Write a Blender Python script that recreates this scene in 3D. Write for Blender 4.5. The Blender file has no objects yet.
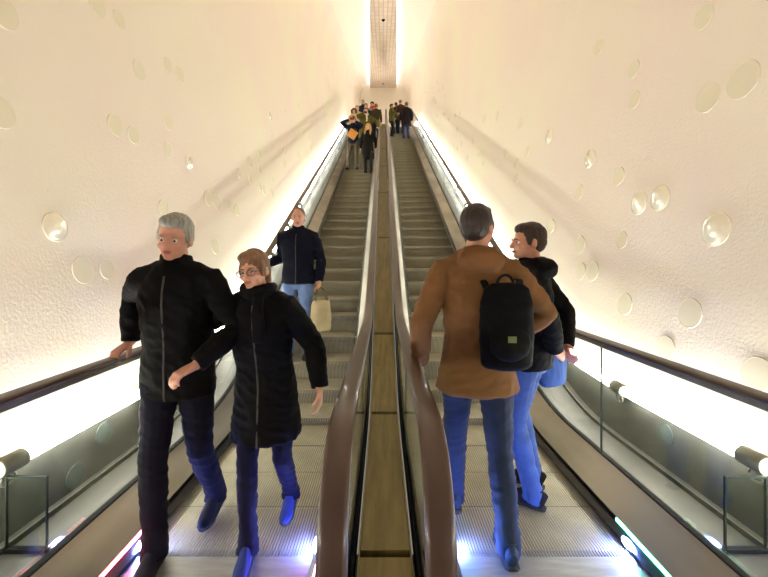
import bpy, bmesh, math, random
import numpy as np
from mathutils import Vector, Matrix, noise
from mathutils.bvhtree import BVHTree
random.seed(7)
C = bpy.context.scene.collection
PI = math.pi
FPX = 384.0; VX, VY = 383.0, 263.0; EYE = 1.54
CX = 0.01

# ------------------------------------------------------------------ path
def S(t, w):
    if t < -w: return 0.0
    if t > w: return t
    return (t + w) ** 2 / (4 * w)
SL = 0.52
def F(y, y0=3.75): return SL * (S(y - y0, 0.6) - S(y - 22.0, 1.6))
def FT(y): return F(y, 4.2)
COMB = 2.03; TR = 0.4
def step_z(y):
    if y < COMB: return 0.0
    k = int((y - COMB) // TR)
    return F(COMB + TR * k + 0.1)

# ------------------------------------------------------------------ materials
def lin(c):
    return tuple(((v / 255) / 12.92 if v / 255 <= 0.04045 else (((v / 255) + 0.055) / 1.055) ** 2.4) for v in c) + (1,)
def mat(name, rgb, rough=0.6, metal=0.0, var=0.0, vscale=8, bump=0.0, bscale=60, rgb2=None, stretch=(1, 1, 1), coat=0.0, bdist=0.01, spec=0.5):
    m = bpy.data.materials.new(name); m.use_nodes = True
    nt = m.node_tree; b = nt.nodes['Principled BSDF']
    b.inputs['Base Color'].default_value = lin(rgb)
    b.inputs['Roughness'].default_value = rough
    b.inputs['Metallic'].default_value = metal
    b.inputs['Coat Weight'].default_value = coat
    b.inputs['Specular IOR Level'].default_value = spec
    tc = nt.nodes.new('ShaderNodeTexCoord'); mp = nt.nodes.new('ShaderNodeMapping')
    mp.inputs['Scale'].default_value = stretch
    nt.links.new(tc.outputs['Object'], mp.inputs['Vector'])
    if rgb2 or var:
        n = nt.nodes.new('ShaderNodeTexNoise'); n.inputs['Scale'].default_value = vscale; n.inputs['Detail'].default_value = 4
        r = nt.nodes.new('ShaderNodeValToRGB')
        c2 = lin(rgb2) if rgb2 else tuple(v * (1 - var) for v in lin(rgb)[:3]) + (1,)
        r.color_ramp.elements[0].position = 0.38; r.color_ramp.elements[1].position = 0.64
        r.color_ramp.elements[0].color = c2; r.color_ramp.elements[1].color = lin(rgb)
        nt.links.new(mp.outputs[0], n.inputs['Vector']); nt.links.new(n.outputs['Fac'], r.inputs[0])
        nt.links.new(r.outputs[0], b.inputs['Base Color'])
    if bump:
        n = nt.nodes.new('ShaderNodeTexNoise'); n.inputs['Scale'].default_value = bscale; n.inputs['Detail'].default_value = 5
        bp = nt.nodes.new('ShaderNodeBump'); bp.inputs['Strength'].default_value = bump; bp.inputs['Distance'].default_value = bdist
        nt.links.new(mp.outputs[0], n.inputs['Vector']); nt.links.new(n.outputs['Fac'], bp.inputs['Height'])
        nt.links.new(bp.outputs[0], b.inputs['Normal'])
    return m
def emit(name, rgb, s):
    m = bpy.data.materials.new(name); m.use_nodes = True
    nt = m.node_tree; nt.nodes.remove(nt.nodes['Principled BSDF'])
    e = nt.nodes.new('ShaderNodeEmission'); e.inputs[0].default_value = tuple(rgb) + (1,); e.inputs[1].default_value = s
    nt.links.new(e.outputs[0], nt.nodes['Material Output'].inputs[0]); return m
def glassm(name, tint, refl=1.0, rough=0.03):
    m = bpy.data.materials.new(name); m.use_nodes = True
    nt = m.node_tree; nt.nodes.remove(nt.nodes['Principled BSDF'])
    t = nt.nodes.new('ShaderNodeBsdfTransparent'); t.inputs[0].default_value = tint + (1,)
    g = nt.nodes.new('ShaderNodeBsdfGlossy'); g.inputs['Roughness'].default_value = rough
    f = nt.nodes.new('ShaderNodeLayerWeight'); f.inputs['Blend'].default_value = 0.5
    pw_ = nt.nodes.new('ShaderNodeMath'); pw_.operation = 'POWER'; pw_.inputs[1].default_value = 5.0
    k = nt.nodes.new('ShaderNodeMath'); k.operation = 'MULTIPLY_ADD'; k.inputs[1].default_value = .75 * refl; k.inputs[2].default_value = .035
    mx = nt.nodes.new('ShaderNodeMixShader')
    nt.links.new(f.outputs['Facing'], pw_.inputs[0]); nt.links.new(pw_.outputs[0], k.inputs[0]); nt.links.new(k.outputs[0], mx.inputs[0])
    nt.links.new(t.outputs[0], mx.inputs[1]); nt.links.new(g.outputs[0], mx.inputs[2])
    nt.links.new(mx.outputs[0], nt.nodes['Material Output'].inputs[0]); return m

M = {}
M['plaster'] = mat('plaster', (238, 230, 210), 0.75, var=0, rgb2=(238, 224, 212), vscale=0.55, bump=0.5, bscale=55, bdist=0.008)
M['vault'] = mat('vault_plaster', (240, 232, 214), 0.8, bump=0.25, bscale=40)
M['plinth'] = mat('dark_panel', (92, 91, 84), 0.42, 0.5, var=0.25, vscale=5, bump=0.05)
M['shelf'] = mat('grey_ledge', (50, 47, 40), 0.5, 0.2, var=0.2, vscale=4, bump=0.05)
M['steel'] = mat('brushed_steel', (162, 156, 144), 0.38, 0.85, rgb2=(134, 128, 118), vscale=3, stretch=(1, 0.25, 1), bump=0.04, bscale=300)
M['black'] = mat('black_gap', (10, 10, 10), 0.9, spec=.1)
M['skirt'] = mat('black_skirt', (34, 32, 32), 0.3, 0.3)
M['rail'] = mat('brown_rubber', (70, 49, 38), 0.38, 0.0, coat=0.2, var=0.12, vscale=4)
M['tread'] = mat('step_metal', (186, 177, 152), 0.5, 0.2, var=0.15, vscale=6)
M['land'] = mat('landing_plate', (160, 158, 156), 0.4, 0.35, var=0.2, vscale=5, stretch=(1, 6, 1))
M['decktan'] = mat('tan_divider', (118, 100, 58), 0.42, 0.5, rgb2=(98, 84, 48), vscale=5, stretch=(6, 0.6, 1), bump=0.04, bscale=200)
M['deckedge'] = mat('cream_edge', (128, 114, 76), 0.6, 0.2)
M['glass'] = glassm('balustrade_glass', (0.93, 0.96, 0.92))
M['glassedge'] = mat('glass_edge', (26, 34, 30), 0.7, spec=.15)
M['clamp'] = mat('clamp_grey', (130, 126, 116), 0.45, 0.5)
M['tube'] = emit('tube_glow', (1.0, 0.962, 0.915), 54.0)
M['addedglow'] = emit('added_band_glow', (1.0, 0.95, 1.0), 13.0)
M['disc'] = mat('pale_disc', (229, 221, 196), 0.5, 0.0)
M['discshine'] = mat('mirror_disc', (240, 234, 216), 0.22, 0.35, coat=1.0)
M['discrim'] = mat('disc_rim', (236, 227, 206), 0.75)
M['discreflect'] = mat('disc_reflection', (84, 92, 88), 0.2, 0.3)
M['red'] = emit('red_strip', (1.0, 0.12, 0.16), 26.0)
M['mag'] = emit('magenta_strip', (1.0, 0.15, 0.55), 28.0)
M['green'] = emit('green_strip', (0.12, 1.0, 0.55), 14.0)
M['cyan'] = emit('cyan_strip', (0.15, 0.75, 1.0), 24.0)
M['blue'] = emit('blue_lamp', (0.16, 0.26, 1.0), 650.0)

# brick-like perforated strip for the ceiling
def ceil_panel_mat():
    m = mat('dotted_panel', (214, 196, 176), 0.8)
    nt = m.node_tree; b = nt.nodes['Principled BSDF']
    tc = nt.nodes.new('ShaderNodeTexCoord')
    br = nt.nodes.new('ShaderNodeTexBrick'); br.offset = 0.0
    br.inputs['Scale'].default_value = 1.0; br.inputs['Brick Width'].default_value = 0.16; br.inputs['Row Height'].default_value = 0.45
    br.inputs['Mortar Size'].default_value = 0.022
    br.inputs['Color1'].default_value = lin((222, 206, 186)); br.inputs['Color2'].default_value = lin((210, 192, 172)); br.inputs['Mortar'].default_value = lin((192, 174, 156))
    nt.links.new(tc.outputs['Object'], br.inputs['Vector']); nt.links.new(br.outputs[0], b.inputs['Base Color'])
    return m
M['cpanel'] = ceil_panel_mat()

# ------------------------------------------------------------------ helpers
def tag(o, label=None, cat=None, group=None, kind=None):
    if label: o['label'] = label
    if cat: o['category'] = cat
    if group: o['group'] = group
    if kind: o['kind'] = kind
    return o
def link(name, me, parent=None, loc=None):
    o = bpy.data.objects.new(name, me); C.objects.link(o)
    if parent: o.parent = parent
    if loc is not None: o.location = loc
    return o
def obj(name, bm, mats, parent=None, smooth=False, loc=None, sub=None):
    if sub is not None: bmesh.ops.translate(bm, verts=bm.verts, vec=-Vector(sub))
    bmesh.ops.recalc_face_normals(bm, faces=bm.faces)
    me = bpy.data.meshes.new(name); bm.to_mesh(me); bm.free()
    for m in (mats if isinstance(mats, (list, tuple)) else [mats]): me.materials.append(m)
    if smooth:
        for p in me.polygons: p.use_smooth = True
    return link(name, me, parent, loc)
def empty(name, loc=(0, 0, 0), rz=0, parent=None):
    o = bpy.data.objects.new(name, None); C.objects.link(o); o.location = loc; o.rotation_euler = (0, 0, rz)
    o.empty_display_size = 0.1
    return o
def box(bm, x0, x1, y0, y1, z0, z1, mi=0):
    vs = [bm.verts.new((x, y, z)) for x in (x0, x1) for y in (y0, y1) for z in (z0, z1)]
    for q in ((0, 1, 3, 2), (4, 6, 7, 5), (0, 4, 5, 1), (2, 3, 7, 6), (0, 2, 6, 4), (1, 5, 7, 3)):
        f = bm.faces.new([vs[i] for i in q]); f.material_index = mi
def sweep(bm, prof, ys, closed=True, caps=True, mi=0):
    """prof(y) -> list of (x,z); one ring per y."""
    rings = [[bm.verts.new((x, y, z)) for x, z in prof(y)] for y in ys]
    n = len(rings[0])
    for a, b in zip(rings, rings[1:]):
        for i in range(n if closed else n - 1):
            j = (i + 1) % n
            f = bm.faces.new((a[i], a[j], b[j], b[i])); f.material_index = mi
    if closed and caps:
        bm.faces.new(rings[0]).material_index = mi; bm.faces.new(rings[-1][::-1]).material_index = mi
def yrange(a, b, d=0.25):
    n = max(2, int(math.ceil((b - a) / d)) + 1)
    return [a + (b - a) * i / (n - 1) for i in range(n)]
def tube(bm, pts, rad, n=10, ref=None, caps=True):
    """loft of ellipses; rad: list of r or (r1,r2); ref = direction of first radius"""
    pts = [Vector(p) for p in pts]; rings = []
    last = None
    for i, p in enumerate(pts):
        t = (pts[min(i + 1, len(pts) - 1)] - pts[max(i - 1, 0)])
        if t.length < 1e-9: t = Vector((0, 0, 1))
        t.normalize()
        r = Vector(ref) if ref is not None else (last if last is not None else (Vector((1, 0, 0)) if abs(t.x) < 0.8 else Vector((0, 1, 0))))
        a = r - t * r.dot(t)
        if a.length < 1e-6: a = t.orthogonal()
        a.normalize(); b = t.cross(a); last = a
        ra, rb = rad[i] if isinstance(rad[i], (tuple, list)) else (rad[i], rad[i])
        rings.append([bm.verts.new(p + a * ra * math.cos(2 * PI * k / n) + b * rb * math.sin(2 * PI * k / n)) for k in range(n)])
    for A, B in zip(rings, rings[1:]):
        for k in range(n): bm.faces.new((A[k], A[(k + 1) % n], B[(k + 1) % n], B[k]))
    if caps: bm.faces.new(rings[0][::-1]); bm.faces.new(rings[-1])
def ell(bm, c, r, mtx=None, seg=16):
    m = Matrix.Translation(Vector(c)) @ Matrix.Diagonal((r[0], r[1], r[2], 1))
    if mtx is not None: m = mtx @ m
    bmesh.ops.create_uvsphere(bm, u_segments=seg, v_segments=seg // 2 + 2, radius=1.0, matrix=m)
def cyl(bm, p, q, r, n=16): tube(bm, [p, q], [r, r], n)

# ------------------------------------------------------------------ room shell
YS = yrange(-3, 2.8, 0.5)[:-1] + yrange(2.8, 5.2, 0.15)[:-1] + yrange(5.2, 20.2, 0.75)[:-1] + yrange(20.2, 24, 0.25)[:-1] + yrange(24, 34, 1.0)
def wall_sec(s):      # (lateral, height) bottom to ceiling join
    return [(1.93, .50), (1.985, .72), (2.04, 1.02), (2.11, 1.5), (2.17, 2.1), (2.205, 2.8), (2.20, 3.4), (2.165, 4.0), (2.08, 4.55), (1.94, 5.0), (1.75, 5.32)]
def ceil_sec():
    h = [(1.75, 5.32), (1.5, 5.52), (1.15, 5.65), (0.7, 5.71), (0, 5.73)]
    return h + [(-x, z) for x, z in h[-2::-1]]
def dense(P, k=5):
    out = []
    for i in range(len(P) - 1):
        p0, p1, p2, p3 = P[max(i - 1, 0)], P[i], P[i + 1], P[min(i + 2, len(P) - 1)]
        for j in range(k):
            t = j / k
            out.append(tuple(.5 * (2 * p1[q] + (p2[q] - p0[q]) * t + (2 * p0[q] - 5 * p1[q] + 4 * p2[q] - p3[q]) * t * t + (3 * p1[q] - p0[q] - 3 * p2[q] + p3[q]) * t ** 3) for q in (0, 1)))
    return out + [P[-1]]
_half = dense(wall_sec(1) + ceil_sec()[1:])
_n = 5 * (len(wall_sec(1)) - 1)
WS = _half[:_n + 1]
CS = [p for p in _half[_n:] if p[0] > -1.7501]
CS = _half[_n:_n + 5 * 4 + 1]; CS = CS + [(-x, z) for x, z in CS[-2::-1]]
def ZC(y): return 6.6 + .318 * y          # vault crown line
def wz(y, h):
    u = (h - .5) / 4.82; return (1 - u) * (FT(y) + .5) + u * (ZC(y) - .41)
walls = {}
for side, nm in ((-1, 'wall_left'), (1, 'wall_right')):
    bm = bmesh.new()
    sweep(bm, lambda y: [(CX + side * x, wz(y, h)) for x, h in WS], YS, closed=False)
    o = obj(nm, bm, M['plaster'], smooth=True); tag(o, 'pale cream plastered side wall of the tunnel', kind='structure')
    walls[side] = o
bm = bmesh.new()
sweep(bm, lambda y: [(CX + x, ZC(y) + h - 5.73) for x, h in CS], YS, closed=False)
tag(obj('ceiling', bm, M['vault'], smooth=True), kind='structure')
bm = bmesh.new(); box(bm, -2.6, 2.6, 34, 34.1, 8, 18)
tag(obj('wall_back', bm, M['vault']), kind='structure')
# ceiling strip, widening with distance, with unseen lamps added on top to make the bright vault bands
def pw(y): return 0.0345 * y
PYS = [y for y in YS if y >= 5]
bm = bmesh.new()
sweep(bm, lambda y: [(CX - pw(y), ZC(y) - 0.350), (CX + pw(y), ZC(y) - 0.350), (CX + pw(y), ZC(y) - 0.310), (CX - pw(y), ZC(y) - 0.310)], PYS)
root = empty('ceiling_panel', (CX, 5, ZC(5) - .35)); tag(root, 'long pale brown dotted ceiling strip along the middle of the vault', 'ceiling panel')
obj('panel', bm, M['cpanel'], root, sub=root.location)
for s in (-1, 1):
    bm = bmesh.new()
    sweep(bm, lambda y: [(CX + s * (pw(y) - .05), ZC(y) - 0.305), (CX + s * (pw(y) - .09), ZC(y) - 0.305), (CX + s * (pw(y) - .09), ZC(y) - 0.285), (CX + s * (pw(y) - .05), ZC(y) - 0.285)], PYS)
    obj('light_strip', bm, M['addedglow'], root, sub=root.location)  # added emitter, hidden above the panel, brightens the vault on either side
for (px, yy, w) in ((382.5, 14.9, 'nearer'), (382, 31.5, 'farther')):
    bm = bmesh.new(); z = ZC(yy) - .35
    cyl(bm, (CX, yy, z), (CX, yy, z - .03), .07); ell(bm, (CX, yy, z - .03), (.055, .055, .05))
    tag(obj('dome_camera', bm, M['black'], sub=(CX, yy, z), loc=(CX, yy, z)), 'small black dome on the ceiling strip, the %s of two' % w, 'ceiling dome')
# floors
bm = bmesh.new(); box(bm, -1.34, 1.36, -3, COMB, -.3, 0); 
box(bm, -2.3, 2.3, 24.2, 34, 9.0, F(24.2))
tag(obj('floor', bm, M['land']), kind='structure')
for s, nm in ((-1, 'left'), (1, 'right')):
    bm = bmesh.new()
    sweep(bm, lambda y: [(CX + s * 1.92, F(y) + .10), (CX + s * 1.95, F(y) + .10), (CX + s * 1.95, FT(y) + .52), (CX + s * 1.92, FT(y) + .50)], YS)
    tag(obj('baseboard_' + nm, bm, M['plinth'], smooth=False), kind='structure')
    bm = bmesh.new()
    sweep(bm, lambda y: [(CX + s * 1.56, F(y) + .05), (CX + s * 1.92, F(y) + .05), (CX + s * 1.92, F(y) + .14), (CX + s * 1.56, F(y) + .14)], YS)
    tag(obj('trim_1' if s < 0 else 'trim_2', bm, M['shelf']), kind='structure')
    # thin raised fin along the ledge
    bm = bmesh.new()
    sweep(bm, lambda y: [(CX + s * 1.84, F(y) + .14), (CX + s * 1.85, F(y) + .14), (CX + s * 1.85, F(y) + .17), (CX + s * 1.84, F(y) + .17)], YS)
    tag(obj('trim_3' if s < 0 else 'trim_4', bm, M['plinth']), kind='structure')

# ------------------------------------------------------------------ discs in the walls
def ray(px, py): return Vector(((px - VX) / FPX, 1.0, (VY - py) / FPX)).normalized()
EYEP = Vector((0, 0, EYE))
trees = {}
for s in (-1, 1):
    me = walls[s].data; trees[s] = BVHTree.FromPolygons([v.co for v in me.vertices], [p.vertices for p in me.polygons])
def disc(s, p, n, r, shiny, label, group):
    if n.x * s > 0: n = -n
    bm = bmesh.new(); N = 28
    rings = [(r * 1.06, -.004), (r * 1.04, .006), (r, .0068), (r * .985, .0055)]
    rings += ([(r * .75, .0058), (r * .4, .006)] if not shiny else [(r * .8, -.004 + .012), (r * .5, .016), (r * .25, .019)])
    rr = [[bm.verts.new((a * math.cos(2 * PI * k / N), a * math.sin(2 * PI * k / N), h)) for k in range(N)] for a, h in rings]
    for i, (A, B) in enumerate(zip(rr, rr[1:])):
        for k in range(N):
            f = bm.faces.new((A[k], A[(k + 1) % N], B[(k + 1) % N], B[k])); f.material_index = 1 if i < 2 else 0
    bm.faces.new(rr[-1]); bm.faces.new(rr[0][::-1])
    o = obj('wall_disc', bm, [M['discshine'] if shiny else M['disc'], M['discrim']], smooth=False, loc=p)
    o.rotation_euler = n.to_track_quat('Z', 'Y').to_euler()
    tag(o, label, 'wall disc', group)
LD = [(3, 12), (0, 112), (97, 5), (119, 20), (139, 70), (180, 75), (168, 65), (115, 125), (133, 135), (168, 122), (168, 150), (189, 163, 1), (55, 227, 1), (83, 270), (107, 269), (163, 208),
      (208, 198), (217, 202), (231, 207), (237, 210), (215, 246), (239, 173), (250.5, 162), (250.5, 179), (260, 154), (260, 170), (260, 186), (264, 190), (272, 179), (272, 193), (285.5, 150), (285.5, 164),
      (298.6, 155), (309, 137), (311, 120), (317, 137), (327, 115), (322, 112), (298, 105), (270, 115.5, 1), (272, 134), (286, 111)]
RD = [(704, 17), (743, 80), (708, 98), (634, 69), (634.5, 100), (599, 47), (619, 176), (549, 136, 1), (590, 159, 1), (579, 192), (639, 203, 1), (660, 198, 1), (716, 229, 1), (527, 152), (516, 163), (516, 179), (505, 153),
      (497, 161), (483, 161), (484, 119), (497, 116), (520, 123), (551, 226), (580, 244.5), (622, 240), (581, 271), (593, 271), (625, 304), (690, 313), (666, 348), (758, 374), (467, 157), (453, 147), (472, 180)]
own = {(55, 227): 'large shiny round disc with a bright streak, low in the left wall', (189, 163): 'small bright reflecting disc above the head of the man by the left rail',
       (83, 270): 'pale oval-looking disc, left one of the pair low in the left wall', (107, 269): 'pale oval-looking disc, right one of the pair low in the left wall',
       (716, 229): 'big partly shiny round disc low in the right wall, right of the other shiny ones', (639, 203): 'glinting disc, left of the two shiny ones side by side in the right wall',
       (660, 198): 'glinting disc, right of the two shiny ones side by side in the right wall', (690, 313): 'pale disc in the right wall above the middle of the handrail',
       (758, 374): 'large faint disc just above the right handrail at the photo edge', (704, 17): 'pale disc near the top right corner of the right wall',
       (743, 80): 'large pale disc in the upper right wall, nearest the right photo edge', (581, 271): 'pale disc, left of the close pair beside the man in the black jacket',
       (593, 271): 'pale disc, right of the close pair beside the man in the black jacket', (622, 240): 'greenish disc in the right wall below the two shiny ones',
       (625, 304): 'pale disc in the right wall low above the handrail, left of another', (549, 136): 'small shiny disc in the right wall, leftmost glint', (590, 159): 'small shiny disc in the right wall between two other glints',
       (270, 115.5): 'tiny bright disc high in the left wall far up the tunnel', (215, 246): 'small lone disc in the left wall between two men'}
placed = []
for s, L in ((-1, LD), (1, RD)):
    side = 'left' if s < 0 else 'right'
    for d in L:
        h = trees[s].ray_cast(EYEP, ray(d[0], d[1]))
        if h[0] is None: continue
        key = (d[0], d[1]); p = h[0]; rr = random.uniform(.07, .095) if p.y > 2.6 else random.uniform(.085, .1)
        if key in ((716, 229), (743, 80)): rr = .105
        far = p.y > 6
        lab = own.get(key) or ('small far disc in the %s wall, one of many' % side if far else 'pale round disc set flush in the nearer %s wall, one of several' % side)
        disc(s, p, h[1], rr, len(d) > 2, lab, None if key in own else ('far discs in the %s wall' % side if far else 'near discs in the %s wall' % side))
        placed.append((s, p.y, p.z))
    n = 0
    while n < 34:
        y = random.uniform(8, 21); hh = random.uniform(.75, 1.6 + (y - 8) * .18)
        if any(q[0] == s and abs(q[1] - y) < .35 and abs(q[2] - F(y) - hh) < .25 for q in placed): continue
        h = trees[s].ray_cast(Vector((CX, y, F(y) + hh)), Vector((s, 0, 0)))
        if h[0] is None: continue
        disc(s, h[0], h[1], random.uniform(.06, .085), False, 'small far disc in the %s wall, one of many' % side, 'far discs in the %s wall' % side)
        placed.append((s, y, F(y) + hh)); n += 1
for s, y, z, lab in ((1, 2.62, .37, 'dark disc standing for a reflection on the panel below the right tube lamp'), (-1, 2.38, .22, 'dark disc standing for a low reflection on the panel below the left tube lamp'), (-1, 2.62, .38, 'faint dark disc standing for a reflection just under the left tube lamp')):
    bm = bmesh.new(); cyl(bm, (0, 0, 0), (0, 0, .006), .07, 28)
    o = obj('wall_disc', bm, M['discreflect'], loc=(CX + s * 1.921, y, z)); o.rotation_euler = (0, -s * PI / 2, 0)  # reflections of discs in the panel, put in as dark discs
    tag(o, lab, 'wall disc')

# ------------------------------------------------------------------ tube lamps
TL = 1.15
def tube_proto():
    t = bmesh.new(); cyl(t, (0, .07, 0), (0, TL - .02, 0), .033, 14)
    c = bmesh.new(); tube(c, [(0, -.06, 0), (0, -.055, 0), (0, .07, 0), (0, .075, 0)], [.042, .048, .048, .042], 18)
    b = bmesh.new()
    pts = [(0, .0 + .04 * math.cos(a), -.075 + .03 * math.sin(a)) for a in [2 * PI * k / 14 for k in range(15)]]
    tube(b, pts, [.006] * 15, 6, caps=False)
    out = []
    for nm, m_, mt in (('glass_tube', t, M['tube']), ('end_clamp', c, M['clamp']), ('bracket_ring', b, M['clamp'])):
        bmesh.ops.recalc_face_normals(m_, faces=m_.faces)
        me = bpy.data.meshes.new(nm); m_.to_mesh(me); m_.free(); me.materials.append(mt)
        for p in me.polygons: p.use_smooth = len(p.vertices) == 4
        out.append((nm, me))
    return out
TP = tube_proto()
for s, y00, side in ((-1, 1.9, 'left'), (1, 1.93, 'right')):
    for k in range(-3, 27):
        y = y00 + k * TL * .965; y1 = y + TL
        if k > 2: y1 = y + TL * .965
        z0, z1 = FT(y) + .545, FT(y1) + .545
        r = empty('tube_lamp', (CX + s * 1.865, y, z0)); r.rotation_euler = (math.atan2(z1 - z0, y1 - y), 0, 0)
        ln = math.hypot(z1 - z0, y1 - y)
        if ln > TL * 1.02: r.scale = (1, ln / TL, 1)
        for nm, me in TP: link(nm, me, r)
        if k == 0: tag(r, 'glowing tube lamp nearest the photo edge behind the %s glass' % side, 'tube lamp')
        elif k == 1: tag(r, 'second glowing tube lamp behind the %s glass, by the feet of the slope' % side, 'tube lamp')
        else: tag(r, 'glowing tube lamp farther along the line of tubes at the %s wall' % side, 'tube lamp', 'tube lamps along the %s wall' % side)
# low glass end plates on the ledges
for s, side in ((-1, 'left'), (1, 'right')):
    r = empty('glass_plate', (CX + s * 1.74, 1.86, .14)); tag(r, 'small upright glass plate on the ledge under the %s lamp clamp' % side, 'glass plate')
    bm = bmesh.new(); box(bm, -.09, .1, -.005, .005, .02, .36); p = obj('pane', bm, M['glass'], r)
    bm = bmesh.new(); box(bm, -.095, .105, -.015, .015, 0, .02); obj('foot_rail', bm, M['black'], r)
    bm = bmesh.new(); box(bm, -.095, .105, -.007, .007, .36, .368); box(bm, -.097, -.09, -.006, .006, .02, .36); box(bm, .1, .105, -.006, .006, .02, .36); obj('edge_trim', bm, M['glassedge'], r)

# ------------------------------------------------------------------ escalators
NY, NR = 1.37, 0.33          # newel centre and radius
def rail_pts(NY, y_end=24.6):
    pts = [(NY - NR * math.sin(a), 1.0 - NR + (NR if a < PI / 2 else .49) * math.cos(a)) for a in [PI * k / 16 for k in range(17)]][::-1]
    pts = [(NY + .25, 1.0 - NR - .50)] + pts
    pts += [(y, F(y) + 1.0) for y in yrange(NY, 2.9, .4)[1:]] + [(y, F(y) + 1.0) for y in yrange(2.9, 4.8, .12)[1:]] + [(y, F(y) + 1.0) for y in yrange(4.8, 20, 1.0)[1:]] + [(y, F(y) + 1.0) for y in yrange(20, y_end, .25)[1:]]
    return pts
def handrail_mesh(bm, x, NY):
    pts = rail_pts(NY); N = 12; rings = []
    for i, (y, z) in enumerate(pts):
        a = Vector(pts[max(i - 1, 0)]); b = Vector(pts[min(i + 1, len(pts) - 1)]); t = (b - a).normalized(); nn = Vector((-t.y, t.x))
        ring = []
        for k in range(N):
            an = 2 * PI * k / N; cx, sn = math.cos(an), math.sin(an)
            ex = .044 * math.copysign(abs(cx) ** .7, cx); en = .015 * math.copysign(abs(sn) ** .7, sn)
            ring.append(bm.verts.new((x + ex, y + nn.x * en, z + nn.y * en)))
        rings.append(ring)
    for A, B in zip(rings, rings[1:]):
        for k in range(N): bm.faces.new((A[k], A[(k + 1) % N], B[(k + 1) % N], B[k]))
    bm.faces.new(rings[0]); bm.faces.new(rings[-1][::-1])
def glass_panel(bm, x, ya, yb, first, NY=0):
    low = [(y, F(y) + .2) for y in yrange(ya, yb, .3)]; top = [(y, F(y) + .975) for y in yrange(ya, yb, .3)]
    if first:
        rr = NR - .025
        arc = [(NY - rr * math.sin(a), 1.0 - NR + (rr if a < PI / 2 else .465) * math.cos(a)) for a in [PI * k / 14 for k in range(1, 14)]]
        low = [(NY, .225)] + [p for p in low if p[0] > NY]
        pairs = None
        poly = low + top[::-1] + arc
    else:
        poly = low + top[::-1]
    t = .005
    A = [bm.verts.new((x - t, y, z)) for y, z in poly]; B = [bm.verts.new((x + t, y, z)) for y, z in poly]
    n = len(poly); bm.faces.new(A); bm.faces.new(B[::-1])
    for i in range(n):
        f = bm.faces.new((A[i], A[(i + 1) % n], B[(i + 1) % n], B[i]))
        vertical = abs(poly[i][0] - poly[(i + 1) % n][0]) < 1e-6
        f.material_index = 1
GJ = [0, 2.69, 4.65, 7.15, 9.65, 12.15, 14.65, 17.15, 19.65, 22.15, 24.4]
def step_mesh():
    bm = bmesh.new(); n = 62; w = 0.995; pitch = w / n
    prof = []
    for i in range(n):
        x = -w / 2 + i * pitch
        prof += [(x, 0), (x + pitch * .52, 0), (x + pitch * .52, .010), (x + pitch, .010)]
    def strip(f0, f1):
        a = [bm.verts.new(f0(x, d)) for x, d in prof]; b = [bm.verts.new(f1(x, d)) for x, d in prof]
        for i in range(len(prof) - 1):
            f = bm.faces.new((a[i], a[i + 1], b[i + 1], b[i])); f.material_index = 1 if (i % 4) == 2 else 0
    strip(lambda x, d: (x, .004, -d), lambda x, d: (x, TR - .004, -d))
    strip(lambda x, d: (x, -.004 + d, -.004), lambda x, d: (x, .004 + d, -.035))
    strip(lambda x, d: (x, .004 + d, -.035), lambda x, d: (x, .034 + d, -.07))
    strip(lambda x, d: (x, .034 + d, -.07), lambda x, d: (x, .058 + d, -.14))
    strip(lambda x, d: (x, .058 + d, -.14), lambda x, d: (x, .066 + d, -.25))
    
    me = bpy.data.meshes.new('step'); bm.to_mesh(me); bm.free(); me.materials.append(M['tread']); me.materials.append(mat('step_groove', (104, 97, 82), .6, .3)); return me
STEP = step_mesh()
LY = yrange(.5, 2.8, .4)[:-1] + yrange(2.8, 5.2, .15)[:-1] + yrange(5.2, 20.2, 1.0)[:-1] + yrange(20.2, 24.6, .25)
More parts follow.
